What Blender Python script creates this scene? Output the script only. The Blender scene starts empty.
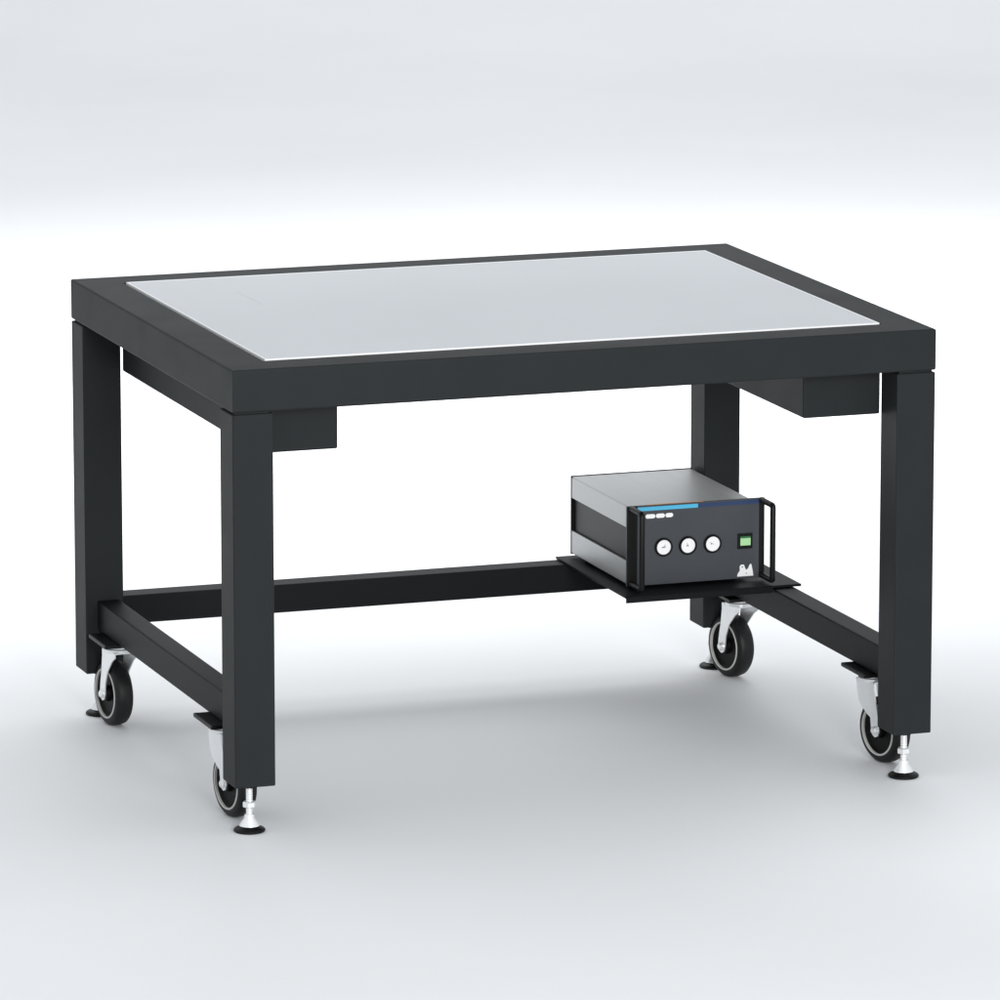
import bpy, bmesh, math
from mathutils import Vector, Matrix

scene = bpy.context.scene
COL = scene.collection
R = math.radians

# ------------------------------------------------------------------ materials
def material(name, color, rough=0.5, metal=0.0, spec=0.5, noise=0.0, nscale=40.0,
             bump=0.0, bscale=900.0, emit=0.0, stretch=None, rvar=0.0):
    m = bpy.data.materials.new(name); m.use_nodes = True
    nt = m.node_tree; b = nt.nodes['Principled BSDF']
    b.inputs['Base Color'].default_value = (*color, 1)
    b.inputs['Roughness'].default_value = rough
    b.inputs['Metallic'].default_value = metal
    b.inputs['Specular IOR Level'].default_value = spec
    if emit:
        b.inputs['Emission Color'].default_value = (*color, 1)
        b.inputs['Emission Strength'].default_value = emit
    tc = nt.nodes.new('ShaderNodeTexCoord')
    vec = tc.outputs['Object']
    if stretch:
        mp = nt.nodes.new('ShaderNodeMapping'); mp.inputs['Scale'].default_value = stretch
        nt.links.new(vec, mp.inputs['Vector']); vec = mp.outputs['Vector']
    if noise or rvar:
        n = nt.nodes.new('ShaderNodeTexNoise')
        n.inputs['Scale'].default_value = nscale; n.inputs['Detail'].default_value = 5
        nt.links.new(vec, n.inputs['Vector'])
        if noise:
            r = nt.nodes.new('ShaderNodeValToRGB')
            r.color_ramp.elements[0].position = 0.3; r.color_ramp.elements[1].position = 0.7
            r.color_ramp.elements[0].color = (*[c * (1 - noise) for c in color], 1)
            r.color_ramp.elements[1].color = (*[min(1, c * (1 + noise)) for c in color], 1)
            nt.links.new(n.outputs['Fac'], r.inputs['Fac'])
            nt.links.new(r.outputs['Color'], b.inputs['Base Color'])
        if rvar:
            mr = nt.nodes.new('ShaderNodeMapRange')
            mr.inputs['To Min'].default_value = rough - rvar
            mr.inputs['To Max'].default_value = rough + rvar
            nt.links.new(n.outputs['Fac'], mr.inputs['Value'])
            nt.links.new(mr.outputs['Result'], b.inputs['Roughness'])
    if bump:
        n2 = nt.nodes.new('ShaderNodeTexNoise')
        n2.inputs['Scale'].default_value = bscale; n2.inputs['Detail'].default_value = 3
        nt.links.new(vec, n2.inputs['Vector'])
        bp = nt.nodes.new('ShaderNodeBump'); bp.inputs['Strength'].default_value = bump
        bp.inputs['Distance'].default_value = 0.001
        nt.links.new(n2.outputs['Fac'], bp.inputs['Height'])
        nt.links.new(bp.outputs['Normal'], b.inputs['Normal'])
    return m

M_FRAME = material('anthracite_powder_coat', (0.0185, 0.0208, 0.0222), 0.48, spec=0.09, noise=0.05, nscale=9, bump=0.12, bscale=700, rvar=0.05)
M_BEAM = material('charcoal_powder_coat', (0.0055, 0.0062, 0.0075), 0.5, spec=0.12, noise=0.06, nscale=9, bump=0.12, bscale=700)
M_BLACK = material('black_steel', (0.0035, 0.0035, 0.004), 0.42, spec=0.22, noise=0.1, nscale=30, bump=0.05)
M_PANEL = material('pale_grey_work_surface', (0.665, 0.69, 0.72), 0.45, spec=0.35, noise=0.02, nscale=2.5, bump=0.03, bscale=400, rvar=0.05)
M_SCRATCH = material('scuffed_grey', (0.42, 0.44, 0.47), 0.6)
M_HALO = material('white_halo_strip', (0.95, 0.955, 0.96), 0.35)  # white for the halo built round the panel
M_GAP = material('black_gap_fill', (0.004, 0.004, 0.005), 0.8, spec=0.1)  # black fill that darkens the gap round the panel
M_ALU = material('brushed_aluminium', (0.45, 0.46, 0.465), 0.42, metal=0.65, noise=0.05, nscale=60, stretch=(1, 0.04, 1), bump=0.04, bscale=300, rvar=0.06)
M_CHROME = material('zinc_plated_steel', (0.88, 0.89, 0.90), 0.30, metal=0.6, noise=0.02, nscale=20, rvar=0.03)
M_TYRE = material('black_rubber', (0.006, 0.006, 0.0065), 0.5, spec=0.3, noise=0.15, nscale=60, bump=0.1, bscale=300)
M_HUB = material('black_hub_plastic', (0.003, 0.003, 0.0035), 0.5, spec=0.15)
M_RING = material('pale_grey_rim', (0.48, 0.48, 0.46), 0.45)
M_FACE = material('dark_grey_front_plate', (0.047, 0.052, 0.060), 0.45, spec=0.4, noise=0.05, nscale=14, bump=0.06, bscale=900)
M_CYAN = material('cyan_print', (0.07, 0.44, 0.68), 0.4)
M_NAVY = material('navy_print', (0.010, 0.034, 0.11), 0.4)
M_ORANGE = material('orange_reflection_paint', (0.62, 0.30, 0.12), 0.4)  # reflection of the stripe, put into an orange colour
M_WHITE = material('white_print', (0.9, 0.9, 0.9), 0.5)
M_DIAL = material('white_dial_face', (0.92, 0.92, 0.92), 0.45)
M_INK = material('grey_ink', (0.10, 0.10, 0.11), 0.6)
M_LIT = material('green_lit_screen', (0.36, 0.62, 0.31), 0.3, emit=0.15)
M_LITDARK = material('dark_green_screen_band', (0.02, 0.13, 0.04), 0.3, emit=0.2)

# ------------------------------------------------------------------ helpers
def link(o, parent=None):
    COL.objects.link(o)
    if parent: o.parent = parent
    return o

def obj(name, bm, m, parent=None, smooth=False):
    bmesh.ops.recalc_face_normals(bm, faces=bm.faces)
    me = bpy.data.meshes.new(name); bm.to_mesh(me); bm.free()
    me.materials.append(m)
    if smooth:
        for p in me.polygons: p.use_smooth = True
        me.set_sharp_from_angle(angle=R(35))
    return link(bpy.data.objects.new(name, me), parent)

def box(bm, lo, hi, bev=0.0, seg=2):
    lo, hi = Vector(lo), Vector(hi)
    r = bmesh.ops.create_cube(bm, size=1)
    vs = r['verts']
    for v in vs:
        v.co = Vector((lo[i] + (v.co[i] + .5) * (hi[i] - lo[i]) for i in range(3)))
    if bev:
        es = list({e for v in vs for e in v.link_edges})
        bmesh.ops.bevel(bm, geom=es, offset=bev, segments=seg, affect='EDGES', profile=0.5)
    return bm

def new_box(lo, hi, bev=0.0, seg=2):
    return box(bmesh.new(), lo, hi, bev, seg)

def lathe(bm, prof, mat=Matrix(), n=48):
    """profile of (r, h) revolved about local Z, then moved by mat"""
    rings = []
    for r, h in prof:
        if r < 1e-6:
            rings.append([bm.verts.new(mat @ Vector((0, 0, h)))])
        else:
            rings.append([bm.verts.new(mat @ Vector((r * math.cos(2 * math.pi * k / n), r * math.sin(2 * math.pi * k / n), h))) for k in range(n)])
    for a, b in zip(rings, rings[1:]):
        for k in range(n):
            k2 = (k + 1) % n
            if len(a) == 1 and len(b) == 1: continue
            if len(a) == 1: bm.faces.new((a[0], b[k], b[k2]))
            elif len(b) == 1: bm.faces.new((a[k], b[0], a[k2]))
            else: bm.faces.new((a[k], b[k], b[k2], a[k2]))
    return bm

def prism(bm, pts, mat, t):
    """outline in local XY extruded to thickness t along local Z"""
    lo = [bm.verts.new(mat @ Vector((x, y, 0))) for x, y in pts]
    hi = [bm.verts.new(mat @ Vector((x, y, t))) for x, y in pts]
    bm.faces.new(lo); bm.faces.new(hi)
    n = len(pts)
    for k in range(n):
        bm.faces.new((lo[k], lo[(k + 1) % n], hi[(k + 1) % n], hi[k]))
    return bm

def tube(bm, path, r, n=12, square=False):
    """round bar along a polyline with mitred joints"""
    path = [Vector(p) for p in path]
    rings = []
    for i, p in enumerate(path):
        if i == 0: d = (path[1] - p).normalized(); s = 1
        elif i == len(path) - 1: d = (p - path[i - 1]).normalized()
        else: d = ((p - path[i - 1]).normalized() + (path[i + 1] - p).normalized()).normalized()
        u = d.cross(Vector((1, 0, 0)))
        if u.length < 1e-3: u = d.cross(Vector((0, 0, 1)))
        u.normalize(); w = d.cross(u)
        rings.append([bm.verts.new(p + r * (math.cos(2 * math.pi * k / n) * u + math.sin(2 * math.pi * k / n) * w)) for k in range(n)])
    for a, b in zip(rings, rings[1:]):
        for k in range(n): bm.faces.new((a[k], b[k], b[(k + 1) % n], a[(k + 1) % n]))
    bm.faces.new(rings[0]); bm.faces.new(rings[-1])
    return bm

def tag(o, label=None, cat=None, group=None, kind=None):
    for k, v in (('label', label), ('category', cat), ('group', group), ('kind', kind)):
        if v: o[k] = v
    return o

# ------------------------------------------------------------------ floor sweeping up into the backdrop
bm = bmesh.new()
prof = [(-22 + i * 1.0, 0.0) for i in range(0, 34)]              # to y = 11
rad, y0 = 6.0, 11.0
prof += [(y0 + rad * math.sin(R(a)), rad - rad * math.cos(R(a))) for a in range(5, 91, 5)]
prof += [(y0 + rad, rad + 6.0)]
ang = -0.3338
rot = Matrix.Translation((0.75, 0.6, 0)) @ Matrix.Rotation(ang, 4, 'Z')
prev = None
for y, z in prof:
    row = [bm.verts.new(rot @ Vector((x, y, z))) for x in (-30, -15, 0, 15, 30)]
    if prev:
        for k in range(4): bm.faces.new((prev[k], prev[k + 1], row[k + 1], row[k]))
    prev = row
M_FLOOR = material('white_studio_floor', (0.80, 0.815, 0.83), 0.55, spec=0.3, noise=0.03, nscale=0.55)
tag(obj('ground', bm, M_FLOOR, None, True), kind='structure')

# ------------------------------------------------------------------ the table
W, D, ZT, ZF, ZB = 1.5, 1.187, 0.9463, 0.8606, 0.100
A, B = 0.084, 0.088
table = link(bpy.data.objects.new('workbench', None))
tag(table, 'heavy anthracite steel workbench with pale grey top, on casters and levelling feet', 'workbench')

# frame: ring of square tube around the panel recess
RX0, RX1, RY = 0.0925, 0.0835, 0.0895
bm = bmesh.new()
def loop(x0, x1, y0, y1, z):
    return [bm.verts.new((x, y, z)) for x, y in ((x0, y0), (x1, y0), (x1, y1), (x0, y1))]
c = 0.003
c = 0.004
rings = [loop(RX0, W - RX1, RY, D - RY, ZF)]
for k in (90, 60, 30, 0):
    u, v = c * (1 - math.cos(R(k))), c * (1 - math.sin(R(k)))
    rings.append(loop(u, W - u, u, D - u, ZF + v) if k < 90 else loop(c, W - c, c, D - c, ZF))
for k in (0, 30, 60, 90):
    u, v = c * (1 - math.cos(R(k))), c * (1 - math.sin(R(k)))
    rings.append(loop(u, W - u, u, D - u, ZT - v))
rings += [loop(RX0 - .002, W - RX1 + .002, RY - .002, D - RY + .002, ZT), loop(RX0, W - RX1, RY, D - RY, ZT - .002)]
for i in range(len(rings)):
    a, b = rings[i], rings[(i + 1) % len(rings)]
    for k in range(4): bm.faces.new((a[k], a[(k + 1) % 4], b[(k + 1) % 4], b[k]))
obj('top_frame', bm, M_FRAME, table)

g = 0.0035
filler = new_box((RX0 + .0003, RY + .0003, ZF + .01), (W - RX1 - .0003, D - RY - .0003, ZT - .006))
obj('gap_filler', filler, M_GAP, table)  # puts the dark of the recessed gap into a black block
panel = obj('tabletop_panel', new_box((RX0 + g + .0041, RY + g + .0041, ZF + .02), (W - RX1 - g - .0041, D - RY - g - .0041, ZT + .0018), 0.0008), M_PANEL, table)
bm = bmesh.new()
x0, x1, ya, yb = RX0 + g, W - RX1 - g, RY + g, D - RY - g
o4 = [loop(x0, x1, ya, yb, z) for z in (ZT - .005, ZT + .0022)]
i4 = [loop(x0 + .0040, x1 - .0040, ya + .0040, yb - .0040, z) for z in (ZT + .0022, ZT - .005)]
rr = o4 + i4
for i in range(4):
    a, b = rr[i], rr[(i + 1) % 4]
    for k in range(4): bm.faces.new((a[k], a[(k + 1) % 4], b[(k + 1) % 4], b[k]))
obj('halo_strip', bm, M_HALO, panel)  # pale halo round the panel, built as an added white strip

bm = bmesh.new()
zs = ZT + .0018
prism(bm, [(0.2817, 0.905), (0.2823, 0.905), (0.2846, 0.80), (0.2863, 0.724), (0.2857, 0.724), (0.2838, 0.80)], Matrix.Translation((0, 0, zs - .0001)), .0002)
obj('surface_scratch', bm, M_SCRATCH, panel)

# legs: square tube with a shadow gap under the frame
for lx, ly in ((0, 0), (W - A, 0), (0, D - B), (W - A, D - B)):
    bm = new_box((lx, ly, ZB), (lx + A, ly + B, ZF - .004), .0025)
    box(bm, (lx + .006, ly + .006, ZF - .006), (lx + A - .006, ly + B - .006, ZF + .001))
    obj('leg', bm, M_FRAME, table)

# long boxes under the frame
for x0, x1 in ((0.0855, 0.250), (1.250, 1.4200)):
    obj('underframe_box', new_box((x0, 0.100, 0.757), (x1, 1.094, ZF - .001), .004), M_FRAME, table)

# stretchers
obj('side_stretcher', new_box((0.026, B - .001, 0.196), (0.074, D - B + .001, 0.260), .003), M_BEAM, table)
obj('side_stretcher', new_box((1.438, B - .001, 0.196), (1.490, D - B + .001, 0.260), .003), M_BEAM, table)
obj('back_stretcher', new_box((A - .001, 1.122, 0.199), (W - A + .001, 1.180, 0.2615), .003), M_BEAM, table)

# shelf plate notched round the rear leg, with a folded front lip
bm = bmesh.new()
pts = [(1.098, 0.735), (1.503, 0.735), (1.503, 1.093), (1.411, 1.093), (1.411, 1.183), (1.098, 1.183)]
prism(bm, pts, Matrix.Translation((0, 0, 0.2622)), 0.0055)
bmesh.ops.bevel(bm, geom=bm.edges[:], offset=.001, segments=1, affect='EDGES')
box(bm, (1.099, 0.7335, 0.2525), (1.437, 0.7365, 0.266), .0008, 1)
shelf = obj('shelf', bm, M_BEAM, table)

# casters
def caster(px, py, trail, yaw):
    """px, py: wheel centre; trail: how far the swivel sits behind (+y) or before the wheel; yaw: swing of the wheel"""
    T = Matrix.Translation((px, py, 0)) @ Matrix.Rotation(yaw, 4, 'Z')
    rw, hw = 0.070, 0.0200
    sx, sy = (T @ Vector((0, -trail, 0))).xy
    bm = new_box((sx - .050, sy - .064, 0.187), (sx + .050, sy + .064, 0.1955), .002)
    plate = obj('caster', bm, M_BLACK, table)
    L = Matrix.Translation((sx, sy, 0))
    # bolts of the plate and swivel head
    sw = lathe(bmesh.new(), [(0, .187), (.026, .187), (.030, .184), (.030, .177), (.034, .175), (.034, .168), (0, .168)], L, 40)
    obj('swivel_head', sw, M_CHROME, plate, True)
    # fork: crown and two cheeks that taper down to the axle
    bm = bmesh.new()
    d = -trail; s = 1 if d > 0 else -1
    cheek = [(-.016, -.002), (-.012, -.016), (0, -.018), (.012, -.014), (.016, -.002)]
    out = [(0.013, .058), (0.009, .062), (-0.006, .062), (-.013, .066), (-.012, .078)]
    sweep = [(.028 * s, .122), (.052 * s, .148), (d + .036 * s, .160), (d + .036 * s, .170)] if s < 0 else \
            [(.030, .101), (.050, .115), (.060, .128), (.065, .148), (.068, .170)]
    for sg in (-1, 1):
        # outline in (y, z)
        o = [(-.014 * s, .070), (-.009 * s, .059), (0, .055), (.009 * s, .059), (.0135 * s, .070),
             (.017 * s, .095), *sweep,
             (d - .033 * s, .170), (d - .033 * s, .156), (-.004 * s, .12), (-.010 * s, .095)]
        m = T @ Matrix(((0, 0, 1, sg * .0250 - .0013), (1, 0, 0, 0), (0, 1, 0, 0), (0, 0, 0, 1)))
        prism(bm, o, m, .0026)
    cr = [(-.0262, d - .033), (.0262, d - .033), (.0262, d + .030), (-.0262, d + .030)]
    prism(bm, cr, T @ Matrix.Translation((0, 0, .1672)), .003)
    obj('fork', bm, M_CHROME, plate)
    # wheel
    X = T @ Matrix.Translation((0, 0, rw)) @ Matrix.Rotation(R(90), 4, 'Y')
    bm = lathe(bmesh.new(), [(.052, -hw), (.058, -hw), (.064, -hw + .0015), (.068, -hw + .0055), (rw, -.006), (rw, .006), (.068, hw - .0055), (.064, hw - .0015), (.058, hw), (.052, hw), (.052, -hw)], X, 64)
    ty = obj('wheel', bm, M_TYRE, plate, True)
    bm = lathe(bmesh.new(), [(0, -.016), (.014, -.0215), (.0165, -.0215), (.018, -.012), (.046, -.012), (.0525, -.017), (.0525, .017), (.046, .012), (.018, .012), (.0165, .0215), (.014, .0215), (0, .016)], X, 48)
    obj('hub', bm, M_HUB, plate, True)
    for sg in (-1, 1):
        bm = lathe(bmesh.new(), [(.0506, sg * .0160), (.0506, sg * .0211), (.0535, sg * .0216), (.0545, sg * .0200), (.0535, sg * .0160)], X, 64)
        obj('rim_ring', bm, M_RING, plate, True)
    bm = lathe(bmesh.new(), [(0, -.0330), (.006, -.0330), (.0095, -.0295), (.0095, -.0262), (.004, -.0262), (.004, .0262), (.0095, .0262), (.0095, .0295), (.006, .0330), (0, .0330)], X, 24)
    obj('axle_bolt', bm, M_CHROME, plate, True)

caster(0.043, 1.040, 0.034, R(7))
caster(0.052, 0.176, -0.040, R(9))
caster(1.473, 0.182, -0.040, R(14))
caster(1.462, 1.046, 0.034, R(12))

# levelling feet
for fx, fy in ((A / 2, B / 2), (W - A / 2, B / 2), (A / 2, D - B / 2), (W - A / 2, D - B / 2)):
    L = Matrix.Translation((fx, fy, 0))
    foot = obj('levelling_foot', lathe(bmesh.new(), [(0, 0), (.030, 0), (.032, .002), (.032, .0045), (.030, .0070), (.018, .0125), (0, .0125)], L, 40), M_BLACK, table, True)
    obj('foot_socket', lathe(bmesh.new(), [(0, .0125), (.021, .0125), (.0195, .016), (.0105, .028), (.0095, .036), (0, .036)], L, 32), M_CHROME, foot, True)
    obj('stem', lathe(bmesh.new(), [(0, .035)] + [q for k in range(13) for q in ((.0062, .036 + k * .005), (.0070, .0385 + k * .005))] + [(.0062, .1012), (0, .1012)], L, 24), M_CHROME, foot, True)
    obj('lock_nut', lathe(bmesh.new(), [(.0068, .050), (.012, .050), (.0135, .0515), (.0135, .0605), (.012, .062), (.0068, .062)], L, 6), M_CHROME, foot)
    obj('dark_ring', lathe(bmesh.new(), [(.0075, .0915), (.016, .0915), (.016, .1005), (.0075, .1005)], L, 24), M_BLACK, foot, True)  # dark ring round the stem, close under the leg

# ------------------------------------------------------------------ the controller on the shelf
cx0, cx1, cz0, cz1, cyf, cyb = 1.128, 1.411, 0.276, 0.449, 0.806, 1.168
ctl = link(bpy.data.objects.new('control_unit', None))
ctl.location = (1.27, 0.98, 0.268)
tag(ctl, 'grey and black box control unit with three white dials, standing on the low shelf', 'control unit')
def cp(name, bm, m, smooth=False, parent=None):
    bmesh.ops.translate(bm, verts=bm.verts[:], vec=-ctl.location)
    return obj(name, bm, m, parent or ctl, smooth)
cp('housing', new_box((cx0 + .006, cyf, cz0 + .004), (cx1 - .006, cyb - .002, cz1 - .005), .001), M_BLACK)
# upper cover: U of sheet metal down to the groove; lower tray the same upside down
def ushape(za, zb, t, up):
    b = bmesh.new()
    if up: o = [(cx0, za), (cx0, zb - .003), (cx0 + .003, zb), (cx1 - .003, zb), (cx1, zb - .003), (cx1, za), (cx1 - t, za), (cx1 - t, zb - t), (cx0 + t, zb - t), (cx0 + t, za)]
    else: o = [(cx0, zb), (cx0, za + .003), (cx0 + .003, za), (cx1 - .003, za), (cx1, za + .003), (cx1, zb), (cx1 - t, zb), (cx1 - t, za + t), (cx0 + t, za + t), (cx0 + t, zb)]
    prism(b, o, Matrix(((1, 0, 0, 0), (0, 0, 1, cyf + .0005), (0, 1, 0, 0), (0, 0, 0, 1))), cyb - cyf - .006)
    return b
cp('top_cover', ushape(cz1 - .047, cz1, .004, True), M_ALU, True)
cp('bottom_tray', ushape(cz0, cz0 + .052, .004, False), M_ALU, True)
cp('rear_panel', new_box((cx0 - .001, cyb - .0055, cz0 - .001), (cx1 + .001, cyb, cz1 + .0015), .001), M_BLACK)
for fx in (cx0 + .03, cx1 - .03):
    for fy in (cyf + .04, cyb - .04):
        cp('rubber_foot', lathe(bmesh.new(), [(0, .2677), (.010, .2677), (.011, .2765), (0, .2765)], Matrix.Translation((fx, fy, 0)), 24), M_TYRE, True)
PF = 0.800
face = cp('front_panel', new_box((1.124, PF, cz0 - .002), (1.442, cyf, cz1 + .001), .0012), M_FACE)
def bar(name, m, x0, z0, x1, z1, t=.0012, bev=0.0):
    return cp(name, new_box((x0, PF - t, z0), (x1, PF + .0005, z1), bev), m)
for x0, x1 in ((1.1245, 1.1480), (1.4290, 1.4415)):
    bar('mounting_ear', M_BLACK, x0, cz0 - .0015, x1, cz1 + .0005, .0006)
bar('cyan_stripe', M_CYAN, 1.1484, .4380, 1.287, .4465)
bar('navy_stripe', M_NAVY, 1.2873, .4380, 1.428, .4465)
cp('orange_reflection', new_box((1.170, PF + .0012, cz1 + .0008), (1.300, PF + .0050, cz1 + .0016)), M_ORANGE)  # reflection on the top edge, painted as an orange strip
# three short words of white lettering, too small to read: three rounded white dashes
for x0, x1 in ((1.1665, 1.1890), (1.1903, 1.2110), (1.2123, 1.2300)):
    b = bmesh.new(); h = .0046; n = 8
    o = [(x1 - h + h * math.cos(R(-90 + 180 * k / n)), h * math.sin(R(-90 + 180 * k / n))) for k in range(n + 1)] + \
        [(x0 + h + h * math.cos(R(90 + 180 * k / n)), h * math.sin(R(90 + 180 * k / n))) for k in range(n + 1)]
    prism(b, o, Matrix(((1, 0, 0, 0), (0, 0, -1, PF), (0, 1, 0, .4255), (0, 0, 0, 1))), .0008)
    cp('white_lettering', b, M_WHITE)
FX = lambda x, z: Matrix(((1, 0, 0, x), (0, 0, -1, PF), (0, 1, 0, z), (0, 0, 0, 1)))
for i, x in enumerate((1.208, 1.264, 1.321)):
    z = .3560
    bez = cp('gauge', lathe(bmesh.new(), [(.0158, .0), (.0205, 0), (.0205, .0035), (.0190, .0050), (.0162, .0050), (.0158, .0020)], FX(x, z), 48), M_BLACK, True)
    d = cp('dial', lathe(bmesh.new(), [(0, .0032), (.0160, .0032), (.0160, .001), (0, .001)], FX(x, z), 48), M_DIAL, True, bez)
    # little grey printing round the middle, needle and pivot
    b = bmesh.new()
    for k in range(3 - i):
        prism(b, [(-.0042 + k * .003, -.0012), (-.0022 + k * .003, -.0012), (-.0022 + k * .003, .0012), (-.0042 + k * .003, .0012)], FX(x, z) @ Matrix.Translation((0, 0, .0033)), .0003)
    cp('dial_marks', b, M_INK, False, bez)
    b = bmesh.new(); a = R((-30, 25, 60)[i])
    prism(b, [(-.0005, -.002), (.0005, -.002), (.0003, .007), (-.0003, .007)], FX(x, z) @ Matrix.Rotation(a, 4, 'Z') @ Matrix.Translation((0, 0, .0037)), .0003)
    cp('needle', b, M_INK, False, bez)
scr = bar('display', M_BLACK, 1.3790, .3400, 1.4135, .3740, .0030, .0012)
def onscr(name, m, x0, z0, x1, z1, t):
    return cp(name, new_box((x0, PF - t, z0), (x1, PF - .001, z1)), m, False, scr)
onscr('screen', M_LIT, 1.3850, .3475, 1.4085, .3635, .0034)
onscr('screen_band', M_LITDARK, 1.3850, .3639, 1.4085, .3675, .0033)
# white twin-peak emblem
b = bmesh.new()
o = [(1.3790, .2790), (1.4165, .2790), (1.4145, .2920), (1.4115, .3050), (1.4085, .3050), (1.4040, .2960), (1.3995, .2925), (1.3965, .2990), (1.3945, .3045), (1.3880, .3050), (1.3845, .3010), (1.3850, .2920), (1.3800, .2850)]
prism(b, o, Matrix(((1, 0, 0, 0), (0, 0, -1, PF), (0, 1, 0, 0), (0, 0, 0, 1))), .0008)
em = cp('emblem', b, M_WHITE)
b = bmesh.new()
for x, z, r in ((1.3905, .3000, .0016), (1.4000, .2855, .0013)):
    lathe(b, [(0, .0011), (r, .0011), (r, .0005), (0, .0005)], FX(x, z), 16)
cp('emblem_dots', b, M_INK, False, em)
# rack handles
for x in (1.1335, 1.4345):
    b = bmesh.new()
    z0, z1, p = cz0 + .004, cz1 - .004, .068
    path = [(x, PF + .001, z1)]
    path += [(x, PF - p + .006 * (1 - math.sin(R(a))), z1 - .006 * (1 - math.cos(R(a)))) for a in (0, 30, 60, 90)]
    path += [(x, PF - p + .006 * (1 - math.sin(R(a))), z0 + .006 * (1 - math.cos(R(a)))) for a in (90, 60, 30, 0)]
    path += [(x, PF + .001, z0)]
    tube(b, path, .0064, 12)
    cp('handle', b, M_BLACK, True)

# ------------------------------------------------------------------ light
world = bpy.data.worlds.new('World'); scene.world = world; world.use_nodes = True
bg = world.node_tree.nodes['Background']
bg.inputs['Color'].default_value = (0.955, 0.98, 1.0, 1); bg.inputs['Strength'].default_value = 0.79

def area(name, loc, target, sx, sy, power, color=(1, 1, 1), spread=180):
    l = bpy.data.lights.new(name, 'AREA'); l.shape = 'RECTANGLE'; l.size = sx; l.size_y = sy; l.energy = power; l.color = color; l.spread = R(spread)
    o = link(bpy.data.objects.new(name, l)); o.location = loc
    o.rotation_euler = (Vector(target) - Vector(loc)).to_track_quat('-Z', 'Y').to_euler()
    return o
f = Vector((math.sin(.3338), math.cos(.3338), 0)); r = Vector((f.y, -f.x, 0)); C0 = Vector((.75, .6, 0))
P = lambda u, v, z: C0 + r * u + f * v + Vector((0, 0, z))
area('fill_back', P(0, 4.1, 2.3), P(0, 4.1, 0), 5.6, 3.9, 150, spread=130)  # unseen lamp, added to whiten the floor band behind the table
area('fill_backdrop', P(0, 10.5, 5.0), P(0, 10.5, 0), 14.0, 7.0, 95, spread=140)  # added out of view to lift the upper backdrop
area('fill_front', P(2.2, -8.5, 2.6), P(0, 0, .4), 2.5, 2.0, 490)  # unseen lamp added on the camera side to brighten the front faces
G = lambda x, y, z: Vector((x, y, z))
area('floor_fill_right', G(1.50, -0.62, 2.3), G(1.50, -0.62, 0), 0.9, 0.10, 0.32, spread=34)  # lamp made up for a pale streak on the right floor
area('floor_fill_left', G(-0.50, -0.45, 2.3), G(-0.50, -0.45, 0), 0.7, 0.10, 0.08, spread=34)  # same on the left: added only to lighten the floor there

# ------------------------------------------------------------------ camera
cam = bpy.data.cameras.new('camera'); co = link(bpy.data.objects.new('camera', cam))
cam.sensor_fit = 'HORIZONTAL'; cam.sensor_width = 36; cam.lens = 6.5961 * 36; cam.clip_start = 0.1; cam.clip_end = 200
co.location = (-3.689, -12.2468, 3.2181)
co.rotation_euler = (math.pi / 2 - .1955, 0, -.3338)
scene.camera = co

vs = scene.view_settings
vs.view_transform = 'Standard'; vs.look = 'None'; vs.exposure = 0; vs.gamma = 1; vs.use_curve_mapping = False
scene.display_settings.display_device = 'sRGB'
scene.cycles.use_denoising = True
scene.cycles.max_bounces = 8
